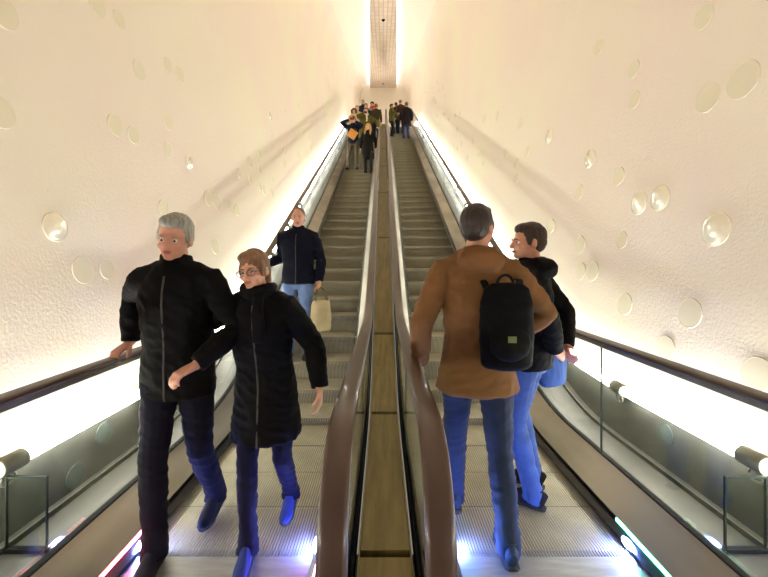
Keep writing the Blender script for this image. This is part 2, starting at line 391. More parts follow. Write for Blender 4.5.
def escalator(s, label):
    xi, xo = CX + s * .33, CX + s * 1.33; xm = (xi + xo) / 2
    r = empty('escalator', (xm, COMB, 0)); tag(r, label, 'escalator'); o0 = r.location.copy()
    k = 0
    while COMB + TR * k < 24.2:
        y = COMB + TR * k; link('step', STEP, r, Vector((xm, y, F(y + .1))) - o0); k += 1
    # comb plate with teeth and floor cover
    bm = bmesh.new(); box(bm, min(xi, xo), max(xi, xo), COMB - .28, COMB - .035, .001, .014)
    for i in range(62):
        x = min(xi, xo) + (i + .25) / 62; box(bm, x - .004, x + .004, COMB - .035, COMB + .02, .001, .010)
    obj('comb_plate', bm, M['land'], r, sub=o0)
    bm = bmesh.new(); box(bm, min(xi, xo), max(xi, xo), COMB - .86, COMB - .285, .001, .012)
    for i in range(24):
        y = COMB - .86 + .024 * i; box(bm, min(xi, xo), max(xi, xo), y, y + .010, .012, .0135)
    obj('floor_cover', bm, M['land'], r, sub=o0)
    for x, e, nm, g in ((xi, -s, 'inner', .17), (xo, s, 'outer', .20)):
        bm = bmesh.new()
        sweep(bm, lambda y: [(x, F(y) - .3), (x + e * .012, F(y) - .3), (x + e * .012, F(y) + .085), (x, F(y) + .08)], LY)
        # slim raised bead along the skirt
        sweep(bm, lambda y: [(x - e * .045, F(y) + .022), (x, F(y) + .018), (x, F(y) + .05), (x - e * .010, F(y) + .05), (x - e * .04, F(y) + .034)], LY)
        obj('skirt_panel', bm, M['skirt'], r, sub=o0)
        bm = bmesh.new()
        sweep(bm, lambda y: [(x, F(y) + .06), (x, F(y) + .085), (x + e * (g - .02), F(y) + .205), (x + e * (g - .02), F(y) + .06)], LY)
        # panel joint grooves
        obj('inner_deck', bm, M['steel'], r, sub=o0)
        bm = bmesh.new()
        a, b = x + e * (g - .02), x + e * (g + .02)
        sweep(bm, lambda y: [(a, F(y) + .1), (b, F(y) + .1), (b, F(y) + .212), (a, F(y) + .212)], LY)
        obj('glass_channel', bm, M['black'], r, sub=o0)
        xg = CX + s * (.15 if nm == 'inner' else 1.52); ny = NY if nm == 'inner' else .6
        for i, (ya, yb) in enumerate(zip([ny] + GJ[1:], GJ[1:])):
            bm = bmesh.new(); glass_panel(bm, xg, ya + (.004 if i else 0), yb - .004, i == 0, ny)
            obj('glass_panel', bm, [M['glass'], M['glassedge']], r, sub=o0)
        bm = bmesh.new(); handrail_mesh(bm, xg, ny); obj('handrail', bm, M['rail'], r, smooth=True, sub=o0)
        bm = bmesh.new()
        pts = [(y, z) for y, z in rail_pts(ny)]
        NN = []
        sweepy = [p for p in pts if p[0] >= ny and p[1] > .9]
        rings = []
        for y, z in sweepy:
            rings.append([bm.verts.new((xg + dx, y, z + dz)) for dx, dz in ((-.02, -.045), (.02, -.045), (.02, -.02), (-.02, -.02))])
        for A, B in zip(rings, rings[1:]):
            for q in range(4): bm.faces.new((A[q], A[(q + 1) % 4], B[(q + 1) % 4], B[q]))
        obj('rail_guide', bm, M['steel'], r, sub=o0)
        # newel base shell
        bm = bmesh.new()
        sweep(bm, lambda y: [(xg - .022, 0), (xg + .022, 0), (xg + .022, .21), (xg - .022, .21)], [ny - .2, ny + .1]); obj('newel_base', bm, M['skirt'], r, sub=o0)
        # colour strips and skirt lamps
        strip = {(-1, 'outer'): 'red', (-1, 'inner'): 'mag', (1, 'outer'): 'green', (1, 'inner'): 'cyan'}[(s, nm)]
        bm = bmesh.new(); y1 = 2.2 if nm == 'outer' else 2.1
        sweep(bm, lambda y: [(x - e * .008, .066), (x - e * .001, .064), (x - e * .001, .082), (x - e * .008, .080)], [1.45, y1]); obj('light_strip', bm, M[strip], r, sub=o0)
        bm = bmesh.new()
        bmesh.ops.create_uvsphere(bm, u_segments=16, v_segments=10, radius=1, matrix=Matrix.Translation((x - e * .035, 2.045, .044)) @ Matrix.Diagonal((.016, .05, .02, 1)))
        obj('skirt_lamp', bm, M['blue'], r, smooth=True, sub=o0)
    return r
escalator(-1, 'left escalator bringing people down, with red strip light at its foot')
escalator(1, 'right escalator carrying people up, with green strip light at its foot')
# central divider
r = empty('center_divider', (CX, 2, .1)); tag(r, 'tan metal deck dividing the two escalators between inner glass panels', 'divider')
JO = [.9, 1.77, 3.40, 4.68, 7.25, 9.8, 12.3, 14.8, 17.3, 19.8, 22.3, 24.6]
for a, b in zip(JO, JO[1:]):
    bm = bmesh.new(); sweep(bm, lambda y: [(CX - .115, F(y) + .12), (CX + .115, F(y) + .12), (CX + .115, F(y) + .2), (CX - .115, F(y) + .2)], yrange(a + .022, b - .022, .25)); obj('deck_panel', bm, M['decktan'], r, sub=r.location)
for sx in (-1, 1):
    bm = bmesh.new(); sweep(bm, lambda y: [(CX + sx * .117, F(y) + .12), (CX + sx * .122, F(y) + .12), (CX + sx * .122, F(y) + .206), (CX + sx * .117, F(y) + .206)], LY); obj('edge_trim', bm, M['deckedge'], r, sub=r.location)
bm = bmesh.new(); sweep(bm, lambda y: [(CX - .128, F(y) + .05), (CX + .128, F(y) + .05), (CX + .128, F(y) + .15), (CX - .128, F(y) + .15)], LY); obj('base_channel', bm, M['black'], r, sub=r.location)

# ------------------------------------------------------------------ people
def finish(bm, name, voxel, smooth=4, fold=0.0, seed=0, dents=None, fs=(9, 9, 15)):
    bmesh.ops.recalc_face_normals(bm, faces=bm.faces)
    me = bpy.data.meshes.new('tmp'); bm.to_mesh(me); bm.free()
    o = bpy.data.objects.new('tmp', me); C.objects.link(o)
    m = o.modifiers.new('r', 'REMESH'); m.mode = 'VOXEL'; m.voxel_size = voxel; m.use_smooth_shade = True
    if smooth:
        m = o.modifiers.new('s', 'SMOOTH'); m.iterations = smooth; m.factor = 0.5
    bpy.context.view_layer.update()
    dg = bpy.context.evaluated_depsgraph_get()
    out = bpy.data.meshes.new_from_object(o.evaluated_get(dg)); out.name = name
    bpy.data.objects.remove(o); bpy.data.meshes.remove(me)
    if fold or dents:
        n = len(out.vertices); co = np.empty(n * 3); out.vertices.foreach_get('co', co); co = co.reshape(-1, 3)
        no = np.empty(n * 3); out.vertex_normals.foreach_get('vector', no); no = no.reshape(-1, 3)
        if fold:
            for i in range(n):
                p = Vector((co[i, 0] * fs[0] + seed, co[i, 1] * fs[1], co[i, 2] * fs[2] + co[i, 0] * 5))
                a = noise.noise(p); b = noise.noise(p * 2.3 + Vector((5, 1, 2)))
                co[i] += no[i] * fold * ((1 - abs(a) * 2.4) * .8 + b * .4)
        if dents:
            for (c, rad, dep) in dents:
                d = np.linalg.norm(co - np.array(c), axis=1)
                co -= no * (dep * np.exp(-(d / rad) ** 2))[:, None]
        out.vertices.foreach_set('co', co.reshape(-1)); out.update()
    for p in out.polygons: p.use_smooth = True
    return out
def ik(a, b, l1, l2, pole):
    a, b = Vector(a), Vector(b); d = b - a; L = d.length
    if L > (l1 + l2) * .995: b = a + d * ((l1 + l2) * .995 / L); d = b - a; L = d.length
    x = (l1 * l1 - l2 * l2 + L * L) / (2 * L); h = math.sqrt(max(0, l1 * l1 - x * x))
    u = d.normalized(); p = Vector(pole); p = (p - u * p.dot(u))
    p = p.normalized() if p.length > 1e-6 else u.orthogonal().normalized()
    return a + u * x + p * h, b
def hand(bm, w, d, nrm, thumb, curl=0.5, sc=1.0):
    """w wrist, d finger direction, nrm palm normal, thumb = thumb side direction"""
    d = Vector(d).normalized(); nrm = Vector(nrm); nrm = (nrm - d * nrm.dot(d)).normalized(); t = d.cross(nrm).normalized()
    if t.dot(Vector(thumb)) < 0: t = -t
    w = Vector(w)
    tube(bm, [w - d * .02, w + d * .015, w + d * .05, w + d * .09, w + d * .1], [(.026 * sc, .02 * sc), (.029 * sc, .02 * sc), (.04 * sc, .016 * sc), (.041 * sc, .014 * sc), (.036 * sc, .010 * sc)], 12, ref=t)
    for off, ln, rr in ((.030, .072, .0092), (.010, .082, .0095), (-.010, .076, .0092), (-.029, .058, .0082)):
        p = w + d * .085 + t * off; cur = d.copy(); pts = [p - d * .02, p]; ang = 0
        for seg in (.45, .3, .25):
            ang += curl * (0.75 if seg == .45 else 1.0)
            cur = d * math.cos(ang) + nrm * math.sin(ang); p = p + cur * ln * seg; pts.append(p)
        tube(bm, pts, [rr * sc, rr * sc, rr * .95 * sc, rr * .9 * sc, rr * .75 * sc], 8)
    p = w + d * .025 + t * .028; td = (d * .75 + t * .75 + nrm * .25).normalized()
    p2 = p + td * .034; p3 = p2 + (d * .9 + t * .15 + nrm * (.3 + .5 * curl)).normalized() * .028; p4 = p3 + (d * .85 + nrm * (.4 + .5 * curl)).normalized() * .022
    tube(bm, [p - td * .015, p, p2, p3, p4], [.014 * sc, .014 * sc, .0115 * sc, .0105 * sc, .008 * sc], 8)
SK = {}
def skin(rgb):
    if rgb not in SK:
        m = mat('skin', rgb, .55, var=.12, vscale=25, bump=.05, bscale=120); m.node_tree.nodes['Principled BSDF'].inputs['Subsurface Weight'].default_value = .08
        m.node_tree.nodes['Principled BSDF'].inputs['Subsurface Radius'].default_value = (.02, .008, .004); SK[rgb] = m
    return SK[rgb]
CL = {}
def cloth(rgb, kind='cloth'):
    k = (rgb, kind)
    if k not in CL:
        if kind == 'hair': CL[k] = mat('hair', rgb, .5, var=.45, vscale=60, stretch=(1, 1, .15), bump=.6, bscale=160, bdist=.004)
        elif kind == 'denim': CL[k] = mat('denim', rgb, .85, var=.3, vscale=7, bump=.25, bscale=350, bdist=.002)
        else: CL[k] = mat(kind, rgb, .8, var=.2, vscale=6, bump=.25, bscale=180, bdist=.002, spec=.12)
    return CL[k]
EYEW = mat('eye_white', (225, 218, 210), .25); IRIS = mat('iris', (50, 38, 28), .2); LIP = mat('lips', (172, 96, 84), .5); FRAME = mat('glasses_frame', (40, 32, 30), .3)
LENS = glassm('glasses_lens', (.95, .95, .95), .8)
def person(label, loc, yaw, H=1.75, vox=.006, near=True, armR=None, armL=None, legR=None, legL=None, lean=(0, 0), head=(0, 0, 0),
           jacket=(30, 28, 28), hem=.84, bulk=1.0, trousers=(30, 32, 48), jeans=False, tight=False, shoes=(28, 26, 26), hair='short', haircol=(50, 36, 26),
           skincol=(206, 158, 132), female=False, glasses=False, hood=False, scarf=None, beard=None, collar=True, seed=0, fold=.006, cap=None):
    """local frame: facing -Y, right hand at -X.  arm = (wrist, palm-dir fingers, palm normal, thumb, curl, elbow pole)"""
    s = H / 1.75; sm = Matrix.Diagonal((s, s, s, 1))
    root = empty('person', loc, yaw); tag(root, label, 'person')
    def O(name, me, m_, parent=root):
        me.transform(sm); me.materials.clear(); me.materials.append(m_); return link(name, me, parent)
    def L(z):   # lean offset
        t = max(0, (z - .92) / .53); return Vector((lean[0] * t, lean[1] * t, 0))
    sw = .158 if female else .18
    sh = {-1: Vector((-sw, .01, 1.405)) + L(1.405), 1: Vector((sw, .01, 1.405)) + L(1.405)}
    hp = {-1: Vector((-.088, 0, .92)), 1: Vector((.088, 0, .92))}
    armR = armR or ((-.27, -.02, .90), (0, -.1, -1), (1, 0, 0), (0, -1, 0), .4, (-.3, 1, 0))
    armL = armL or ((.27, -.02, .90), (0, -.1, -1), (-1, 0, 0), (0, -1, 0), .4, (.3, 1, 0))
    legR = legR or ((-.11, .02, .09), 0); legL = legL or ((.11, .02, .09), 0)
    arms = {}; legs = {}
    for sd, a in ((-1, armR), (1, armL)):
        e, w = ik(sh[sd], a[0], .295, .265, a[5]); arms[sd] = (sh[sd], e, w, a)
    for sd, a in ((-1, legR), (1, legL)):
        k, an = ik(hp[sd], a[0], .435, .415, (0.08 * sd, -1, 0)); legs[sd] = (hp[sd], k, an, a[1])
    # ---- head transform
    hc = Vector((0, .01, 1.52)); HM = Matrix.Translation(hc + L(1.52)) @ Matrix.Rotation(head[0], 4, 'Z') @ Matrix.Rotation(head[1], 4, 'X') @ Matrix.Rotation(head[2], 4, 'Y') @ Matrix.Translation(-hc)
    bm = bmesh.new()
    fw = .94 if female else 1.0
    ell(bm, (0, .012, 1.655), (.076 * fw, .095, .098), HM); ell(bm, (0, -.022, 1.605), (.062 * fw, .072, .085), HM)
    ell(bm, (0, -.070, 1.548), (.028, .026, .02), HM); ell(bm, (0, -.03, 1.56), (.053 * fw, .05, .035), HM)
    ell(bm, (0, -.074, 1.652), (.05, .018, .014), HM)
    for e in (-1, 1):
        ell(bm, (e * .038, -.062, 1.603), (.022, .024, .02), HM); ell(bm, (e * .077 * fw, .012, 1.62), (.010, .019, .031), HM)
    T = lambda p: HM @ Vector(p)
    tube(bm, [T((0, -.084, 1.652)), T((0, -.098, 1.63)), T((0, -.112, 1.607)), T((0, -.104, 1.597))], [.008, .0095, .0135, .010], 8)
    nr = .050 if female else .058
    tube(bm, [Vector((0, .02, 1.40)) + L(1.4), Vector((0, .018, 1.47)) + L(1.47), T((0, .012, 1.55)), T((0, .01, 1.6))], [(nr * 1.5, nr * 1.2), nr * 1.05, nr, nr * .9], 14)
    ring = [(.86, .14, .10), (.95, .15, .105), (1.06, .13, .09), (1.25, .15, .10), (1.36, .155, .10), (1.43, .12, .08), (1.47, .06, .055)]
    tube(bm, [Vector((0, 0, z)) + L(z) for z, a, b in ring], [(a, b) for z, a, b in ring], 18, ref=(1, 0, 0))
    for sd in (-1, 1):
        a0, e, w, a = arms[sd]
        tube(bm, [a0, a0.lerp(e, .4), e, e.lerp(w, .3), w, w + (w - e).normalized() * .01], [.05, .044, .036, .038, .025, .024], 10)
        hand(bm, w, a[1], a[2], a[3], a[4], .9 if female else 1.0)
        h0, k, an, tw = legs[sd]
        tube(bm, [h0, h0.lerp(k, .3), k, k.lerp(an, .3), an, an - Vector((0, 0, .03))], [.08, .076, .05, .052, .036, .036], 12)
        fp_ = min(.7, max(0, (an.z - .09) * 3.2)); FR = Matrix.Rotation(tw, 3, 'Z') @ Matrix.Rotation(fp_, 3, 'X')
        tube(bm, [an + FR @ Vector(q) for q in ((0, .04, -.045), (0, -.03, -.045), (0, -.12, -.065))], [(.026, .024), (.028, .024), (.03, .014)], 10)
    dents = [(tuple(T((e * .031, -.092, 1.632))),   .013, .0095) for e in (-1, 1)]
    O('body', finish(bm, 'body', vox, 2, dents=dents), skin(skincol))
    if near:
        for e in (-1, 1):
            bm = bmesh.new(); ell(bm, (e * .031, -.0715, 1.632), (.0115, .0115, .0105), HM, 14)
            me = bpy.data.meshes.new('eye'); bm.to_mesh(me); bm.free(); eo = O('eye', me, EYEW)
            bm = bmesh.new(); ell(bm, (e * .031, -.0812, 1.632), (.0064, .0028, .0064), HM, 12)
            me = bpy.data.meshes.new('iris'); bm.to_mesh(me); bm.free(); O('iris', me, IRIS, eo)
            bm = bmesh.new(); tube(bm, [T((e * .014, -.092, 1.649)), T((e * .03, -.091, 1.655)), T((e * .047, -.08, 1.651))], [.003, .0042, .002], 6)
            me = bpy.data.meshes.new('eyebrow'); bm.to_mesh(me); bm.free(); O('eyebrow', me, cloth(haircol, 'hair'))
        bm = bmesh.new(); ell(bm, (0, -.095, 1.5785), (.024, .007, .0042), HM, 12); ell(bm, (0, -.094, 1.571), (.02, .008, .005), HM, 12)
        me = bpy.data.meshes.new('lips'); bm.to_mesh(me); bm.free(); O('lips', me, LIP)
    if glasses:
        bm = bmesh.new()
        for e in (-1, 1):
            c = [(e * (.033 + .024 * math.cos(2 * PI * k / 16)), -.102, 1.628 + .018 * math.sin(2 * PI * k / 16)) for k in range(17)]
            tube(bm, [T(p) for p in c], [.0022] * 17, 6, caps=False); tube(bm, [T((e * .057, -.1, 1.632)), T((e * .08, -.02, 1.635)), T((e * .08, .02, 1.625))], [.002] * 3, 6)
        tube(bm, [T((-.01, -.103, 1.63)), T((.01, -.103, 1.63))], [.002] * 2, 6)
        me = bpy.data.meshes.new('glasses'); bm.to_mesh(me); bm.free(); go = O('glasses', me, FRAME)
        bm = bmesh.new()
        for e in (-1, 1): ell(bm, (e * .033, -.102, 1.628), (.023, .0008, .017), HM, 14)
        me = bpy.data.meshes.new('lens'); bm.to_mesh(me); bm.free(); O('lens', me, LENS, go)
    # ---- hair
    hv = min(vox, .007) if near else vox
    bm = bmesh.new()
    if hair == 'short' or hair == 'cap':
        ell(bm, (0, .026, 1.672), (.083, .096, .092), HM, 20); ell(bm, (0, .05, 1.635), (.077, .068, .075), HM)
        for e in (-1, 1): ell(bm, (e * .071, -.012, 1.645), (.010, .024, .036), HM)
        ell(bm, (0, -.015, 1.72), (.066, .068, .038), HM)
    elif hair == 'thin':
        ell(bm, (0, .022, 1.667), (.080, .092, .092), HM, 20); ell(bm, (0, .045, 1.635), (.078, .068, .07), HM)
    elif hair == 'tied':
        ell(bm, (0, .022, 1.672), (.082, .100, .092), HM, 20); ell(bm, (0, .05, 1.64), (.072, .07, .07), HM); ell(bm, (0, -.03, 1.715), (.068, .058, .038), HM)
        for e in (-1, 1): ell(bm, (e * .068, -.02, 1.635), (.012, .03, .045), HM)
        ell(bm, (.0, .125, 1.68), (.035, .032, .035), HM); tube(bm, [T((0, .13, 1.68)), T((0, .16, 1.62)), T((0, .14, 1.54)), T((0, .12, 1.48))], [.022, .026, .022, .008], 10)
    elif hair == 'long':
        ell(bm, (0, .022, 1.672), (.086, .100, .096), HM, 20); ell(bm, (0, -.03, 1.715), (.068, .058, .04), HM)
        tube(bm, [T((0, .05, 1.66)), T((0, .06, 1.58)), T((0, .065, 1.48)), T((0, .07, 1.38))], [(.088, .05), (.095, .05), (.11, .045), (.08, .02)], 16, ref=(1, 0, 0))
        for e in (-1, 1): tube(bm, [T((e * .05, -.03, 1.71)), T((e * .078, -.03, 1.64)), T((e * .085, -.045, 1.54)), T((e * .095, -.10, 1.42)), T((e * .09, -.11, 1.33))], [.025, .026, .03, .032, .012], 10)
    elif hair == 'curly':
        rnd = random.Random(seed)
        for i in range(46):
            a = rnd.uniform(0, 2 * PI); b = rnd.uniform(-.5, 1.5)
            p = Vector((.105 * math.cos(a) * math.cos(b), .03 + .105 * math.sin(a) * math.cos(b), 1.655 + .11 * math.sin(b)))
            if p.y < -.045 and p.z < 1.70: continue
            ell(bm, p, (.034, .034, .034), HM, 8)
        ell(bm, (0, .035, 1.66), (.1, .1, .1), HM)
    hm = finish(bm, 'hair', hv, 2, fold=.003 if hair != 'curly' else .006, seed=seed, fs=(45, 45, 12))
    ho = O('hair', hm, cloth(haircol, 'hair'))
    if cap:
        bm = bmesh.new(); ell(bm, (0, .014, 1.685), (.092, .108, .085), HM, 20); ell(bm, (0, .03, 1.655), (.088, .092, .06), HM)
        tube(bm, [T((0, -.06, 1.70)), T((0, -.12, 1.69)), T((0, -.165, 1.675))], [(.07, .012), (.068, .008), (.045, .005)], 14, ref=(1, 0, 0))
        O('cap', finish(bm, 'cap', hv, 3, fold=.002, seed=seed), cloth(cap))
    if beard:
        bm = bmesh.new(); ell(bm, (0, -.055, 1.553), (.056, .048, .034), HM); ell(bm, (0, -.03, 1.585), (.066, .045, .03), HM)
        O('beard', finish(bm, 'beard', hv, 2, fold=.002, fs=(50, 50, 20)), cloth(beard, 'hair'))
    # ---- jacket
    bm = bmesh.new(); B = bulk
    ww = .88 if female else 1.0
    ring = [(hem, .178 * ww, .125), (hem + .02, .182 * ww, .13), (.94, .178 * ww, .132), (1.06, .162 * ww, .122), (1.18, .172 * ww, .128), (1.29, .182 * ww, .132), (1.37, .176 * ww, .12), (1.43, .145 * ww, .10), (1.475, .10 * ww, .08), (1.50, .072, .07)]
    if hem < .8: ring = [(hem, .205 * ww, .155), (hem + .02, .207 * ww, .157)] + ring[2:]
    tube(bm, [Vector((0, .004, z)) + L(z) for z, a, b in ring], [(a * B, b * B) for z, a, b in ring], 24, ref=(1, 0, 0))
    if collar: tube(bm, [Vector((0, .012, 1.46)) + L(1.46), Vector((0, .012, 1.50)) + L(1.5), Vector((0, .02, 1.535)) + L(1.53)], [(.09, .088), (.078, .08), (.072, .076)], 18, ref=(1, 0, 0))
    if hood:
        ell(bm, Vector((0, .10, 1.46)) + L(1.46), (.12, .075, .065)); ell(bm, Vector((0, .06, 1.50)) + L(1.5), (.10, .06, .04))
        for e in (-1, 1): ell(bm, Vector((e * .075, .02, 1.485)) + L(1.48), (.04, .07, .035))
    for sd in (-1, 1):
        a0, e, w, a = arms[sd]; wr = e.lerp(w, .96)
        inn = a0 + Vector((-sd * .05, 0, -.01))
        tube(bm, [Vector((sd * .03, .012, 1.455)) + L(1.455), Vector((sd * .1, .012, 1.43)) + L(1.43), a0 + Vector((0, 0, -.005))], [.07, .068 * B, .062 * B], 14)
        tube(bm, [inn, a0, a0.lerp(e, .25), a0.lerp(e, .7), e, e.lerp(w, .4), e.lerp(w, .8), wr], [.068 * B, .068 * B, .067 * B, .060 * B, .057 * B, .054 * B, .046 * B, .043 * B], 14)
    O('jacket', finish(bm, 'jacket', vox * 1.15, 6, fold=fold, seed=seed), cloth(jacket))
    # zip + hem pocket flaps on the front
    if near:
        bm = bmesh.new()
        pts = [Vector((0, -(.004 + b * B) + .006, z)) + L(z) for z, a, b in ring if z < 1.46]
        tube(bm, pts, [(.006, .004)] * len(pts), 6, ref=(1, 0, 0)); me = bpy.data.meshes.new('zip'); bm.to_mesh(me); bm.free(); O('zip', me, cloth((70, 68, 66)))
    if scarf:
        bm = bmesh.new()
        for q in range(2):
            c = [Vector((.085 * math.cos(2 * PI * k / 14), .01 + .085 * math.sin(2 * PI * k / 14), 1.49 + .03 * q + .01 * math.sin(k + q))) + L(1.5) for k in range(15)]
            tube(bm, c, [.027] * 15, 8)
        tube(bm, [Vector((.03, -.09, 1.48)) + L(1.48), Vector((.035, -.15, 1.38)) + L(1.38), Vector((.03, -.15, 1.22)) + L(1.22)], [(.03, .02), (.036, .016), (.036, .012)], 10)
        O('scarf', finish(bm, 'scarf', vox, 3, fold=.004), cloth(scarf))
    # ---- trousers
    bm = bmesh.new(); tk = .86 if tight else 1.0
    pr = [(.80, .135, .10), (.88, .165, .122), (.96, .162, .12), (1.04, .15, .108)]
    tube(bm, [Vector((0, 0, z)) + L(z) for z, a, b in pr], [(a * ww, b) for z, a, b in pr], 20, ref=(1, 0, 0))
    for sd in (-1, 1):
        h0, k, an, tw = legs[sd]
        tube(bm, [h0 + Vector((0, 0, .04)), h0.lerp(k, .2), h0.lerp(k, .6), k, k.lerp(an, .35), k.lerp(an, .75), an + Vector((0, 0, .0)), an + Vector((0, -.012, -.045))],
             [.088 * tk, .094 * tk, .078 * tk, .066 * tk, .064 * tk, .057 * tk, .058 * max(tk, .95), .062], 14)
    O('trousers', finish(bm, 'trousers', vox * 1.15, 4, fold=fold * .8, seed=seed + 3, fs=(8, 8, 18)), cloth(trousers, 'denim' if jeans else 'cloth'))
    for sd in (-1, 1):
        h0, k, an, tw = legs[sd]
        pitch = min(.7, max(0, (an.z - .09) * 3.2))
        R = Matrix.Translation(an) @ Matrix.Rotation(tw, 4, 'Z') @ Matrix.Rotation(pitch, 4, 'X') @ Matrix.Translation((0, 0, -.09))
        bm = bmesh.new()
        rg = [(.072, .020, .045, .05), (.06, .033, .055, .055), (.02, .036, .062, .062), (-.04, .036, .055, .055), (-.09, .041, .04, .042), (-.14, .043, .031, .033), (-.18, .034, .027, .028), (-.20, .016, .02, .022)]
        tube(bm, [R @ Vector((0, y, c + .004)) for y, a, b, c in rg], [(a * .95, b * .95) for y, a, b, c in rg], 14, ref=R.to_3x3() @ Vector((1, 0, 0)))
        tube(bm, [R @ Vector((0, .01, .07)), R @ Vector((0, .012, .125))], [.046, .045], 12)
        so = O('shoe', finish(bm, 'shoe', max(.005, vox * .8), 3), cloth(shoes))
        bm = bmesh.new()
        tube(bm, [R @ Vector((0, y, .011)) for y, a, b, c in rg], [(a * 1.02 + .002, .012) for y, a, b, c in rg], 14, ref=R.to_3x3() @ Vector((1, 0, 0)))
        me = bpy.data.meshes.new('sole'); bm.to_mesh(me); bm.free(); O('sole', me, cloth((60, 58, 58)), so)
    return root, s
def world_to_local(loc, yaw, s, p):
    v = Vector(p) - Vector(loc); return Matrix.Rotation(-yaw, 3, 'Z') @ v / s

R_ = lambda w, curl=1.1: None
# man by left rail
def put(x, y): return (x, y, step_z(y) + (.0 if y > COMB else .0))
loc = put(-1.13, 2.12); sc = 1.8 / 1.75
wr = world_to_local(loc, 0, sc, (-1.475, 2.24, 1.075))
person('man in a black jacket with grey hair coming down, his hand on the left handrail', loc, 0, 1.8, .006, True,
       armR=(wr, (-.25, -.75, -.35), (0, -.1, -1), (1, 0, 0), .75, (-.7, .8, -.2)),
       armL=((.19, -.20, 1.00), (-.5, -.75, -.25), (0, 0, -1), (-1, -1, 0), .7, (1, .6, 0)),
       legR=((-.03, -.16, .09), .1), legL=((.10, .24, .13), 0), lean=(.0, -.03), head=(.1, .22, .08), jacket=(7, 6, 6), hem=.80, bulk=1.06,
       trousers=(22, 20, 32), shoes=(30, 30, 40), hair='short', haircol=(150, 148, 138), skincol=(204, 148, 124), seed=1, fold=.007)
# woman
loc = put(-.66, 2.17); sc = 1.62 / 1.75
person('woman in a long black coat and glasses walking down, hair tied back', loc, .0, 1.61, .006, True,
       armR=((-.38, .16, 1.05), (-.5, .2, -.6), (1, 0, 0), (0, -1, 0), .5, (-.9, .4, -.6)),
       armL=((.34, -.06, .92), (.05, -.25, -1), (-1, 0, 0), (0, -1, 0), .5, (.6, .8, 0)),
       legR=((-.04, -.20, .09), .05), legL=((.10, .22, .15), 0), lean=(-.03, -.05), head=(-.18, .12, -.12), jacket=(7, 6, 6), hem=.62, bulk=1.16,
       trousers=(20, 20, 44), tight=True, shoes=(48, 62, 120), hair='tied', haircol=(132, 92, 58), skincol=(214, 158, 130), female=True, glasses=True, scarf=(10, 9, 9), seed=2, fold=.007)
# man in navy
loc = put(-1.02, 4.62); sc = 1.8 / 1.75
wr = world_to_local(loc, 0, sc, (-1.47, 4.62, F(4.62) + 1.07))
person('man in a navy jacket and blue jeans, one hand on the left handrail', loc, 0, 1.8, .008, True,
       armR=(wr, (-.2, -.8, -.5), (0, -.1, -1), (1, 0, 0), .8, (-.4, .4, -1)),
       armL=((.25, -.03, .88), (0, -.1, -1), (-1, 0, 0), (0, -1, 0), 1.0, (.5, 1, 0)),
       head=(.1, .12, 0), jacket=(15, 17, 32), hem=.86, bulk=1.08, trousers=(104, 128, 172), jeans=True, hair='thin', haircol=(120, 96, 78), skincol=(214, 158, 130), seed=3)
# bag in his hand
def bag(name, label, loc, w, d, h, col, handle=.12, rz=0, cat='bag', tilt=0):
    r = empty(name, loc, rz); tag(r, label, cat)
    bm = bmesh.new(); rg = [(0, .86), (.03, 1.0), (h * .5, 1.05), (h * .9, .95), (h, .8)]
    tube(bm, [(0, 0, z) for z, k in rg], [(w / 2 * k, d / 2 * k) for z, k in rg], 24, ref=(1, 0, 0))
    me = finish(bm, 'bag_body', .008, 3, fold=.005, seed=hash(label) % 50, fs=(12, 12, 9)); me.materials.append(cloth(col)); link('bag_body', me, r)
    bm = bmesh.new()
    for e in (-1, 1):
        pts = [(w * .3 * math.cos(a), e * d * .18, h * .95 + handle * math.sin(a)) for a in [PI * k / 10 for k in range(11)]]
        tube(bm, pts, [.007] * 11, 6)
    obj('bag_handle', bm, cloth(tuple(int(v * .6) for v in col)), r, smooth=True)
    return r
bag('shopping_bag', 'cream and brown bag hanging from the hand of the man in navy', (-.735, 4.55, step_z(4.6) + .33), .24, .12, .36, (196, 176, 138), .17, .5)
# couple higher up
loc = put(-.98, 12.6)
person('man in a dark navy jacket and grey trousers taking a photo, beside the blonde woman', loc, 0, 1.78, .01, False,
       armR=((-.10, -.26, 1.55), (.6, -.2, .6), (0, 1, 0), (1, 0, 0), .6, (-1, 0, -.3)), armL=((.08, -.26, 1.50), (-.6, -.2, .6), (0, 1, 0), (-1, 0, 0), .6, (1, 0, -.6)),
       legR=((-.17, 0, .09), -.2), legL=((.12, -.06, .09), .2), head=(0, .1, 0), jacket=(28, 32, 56), trousers=(96, 88, 76), hair='short', haircol=(60, 42, 30), seed=4)
bm = bmesh.new(); box(bm, -.075, .075, -.006, .006, -.04, .04); bmesh.ops.bevel(bm, geom=list(bm.edges), offset=.004, segments=2, affect='EDGES')
tag(obj('phone', bm, mat('phone', (120, 34, 40), .3), loc=(-.99, 12.6 - .30, step_z(12.6) + 1.60)), 'dark red phone held up to his face by the man in navy', 'phone')
r = empty('paper_bag', (-1.06, 12.6 - .20, step_z(12.6) + 1.02)); tag(r, 'tan square paper bag held tilted in front of the man taking a photo', 'bag'); r.rotation_euler = (.1, .6, 0)
bm = bmesh.new(); box(bm, -.14, .14, -.03, .03, 0, .27); bmesh.ops.bevel(bm, geom=list(bm.edges), offset=.01, segments=2, affect='EDGES'); obj('bag_body', bm, mat('kraft', (206, 146, 70), .8), r)
bm = bmesh.new(); tube(bm, [(.06 * math.cos(a), 0, .265 + .06 * math.sin(a)) for a in [PI * k / 8 for k in range(9)]], [.005] * 9, 6); obj('bag_handle', bm, mat('kraft_cord', (150, 100, 50), .8), r)
loc = put(-.47, 12.35)
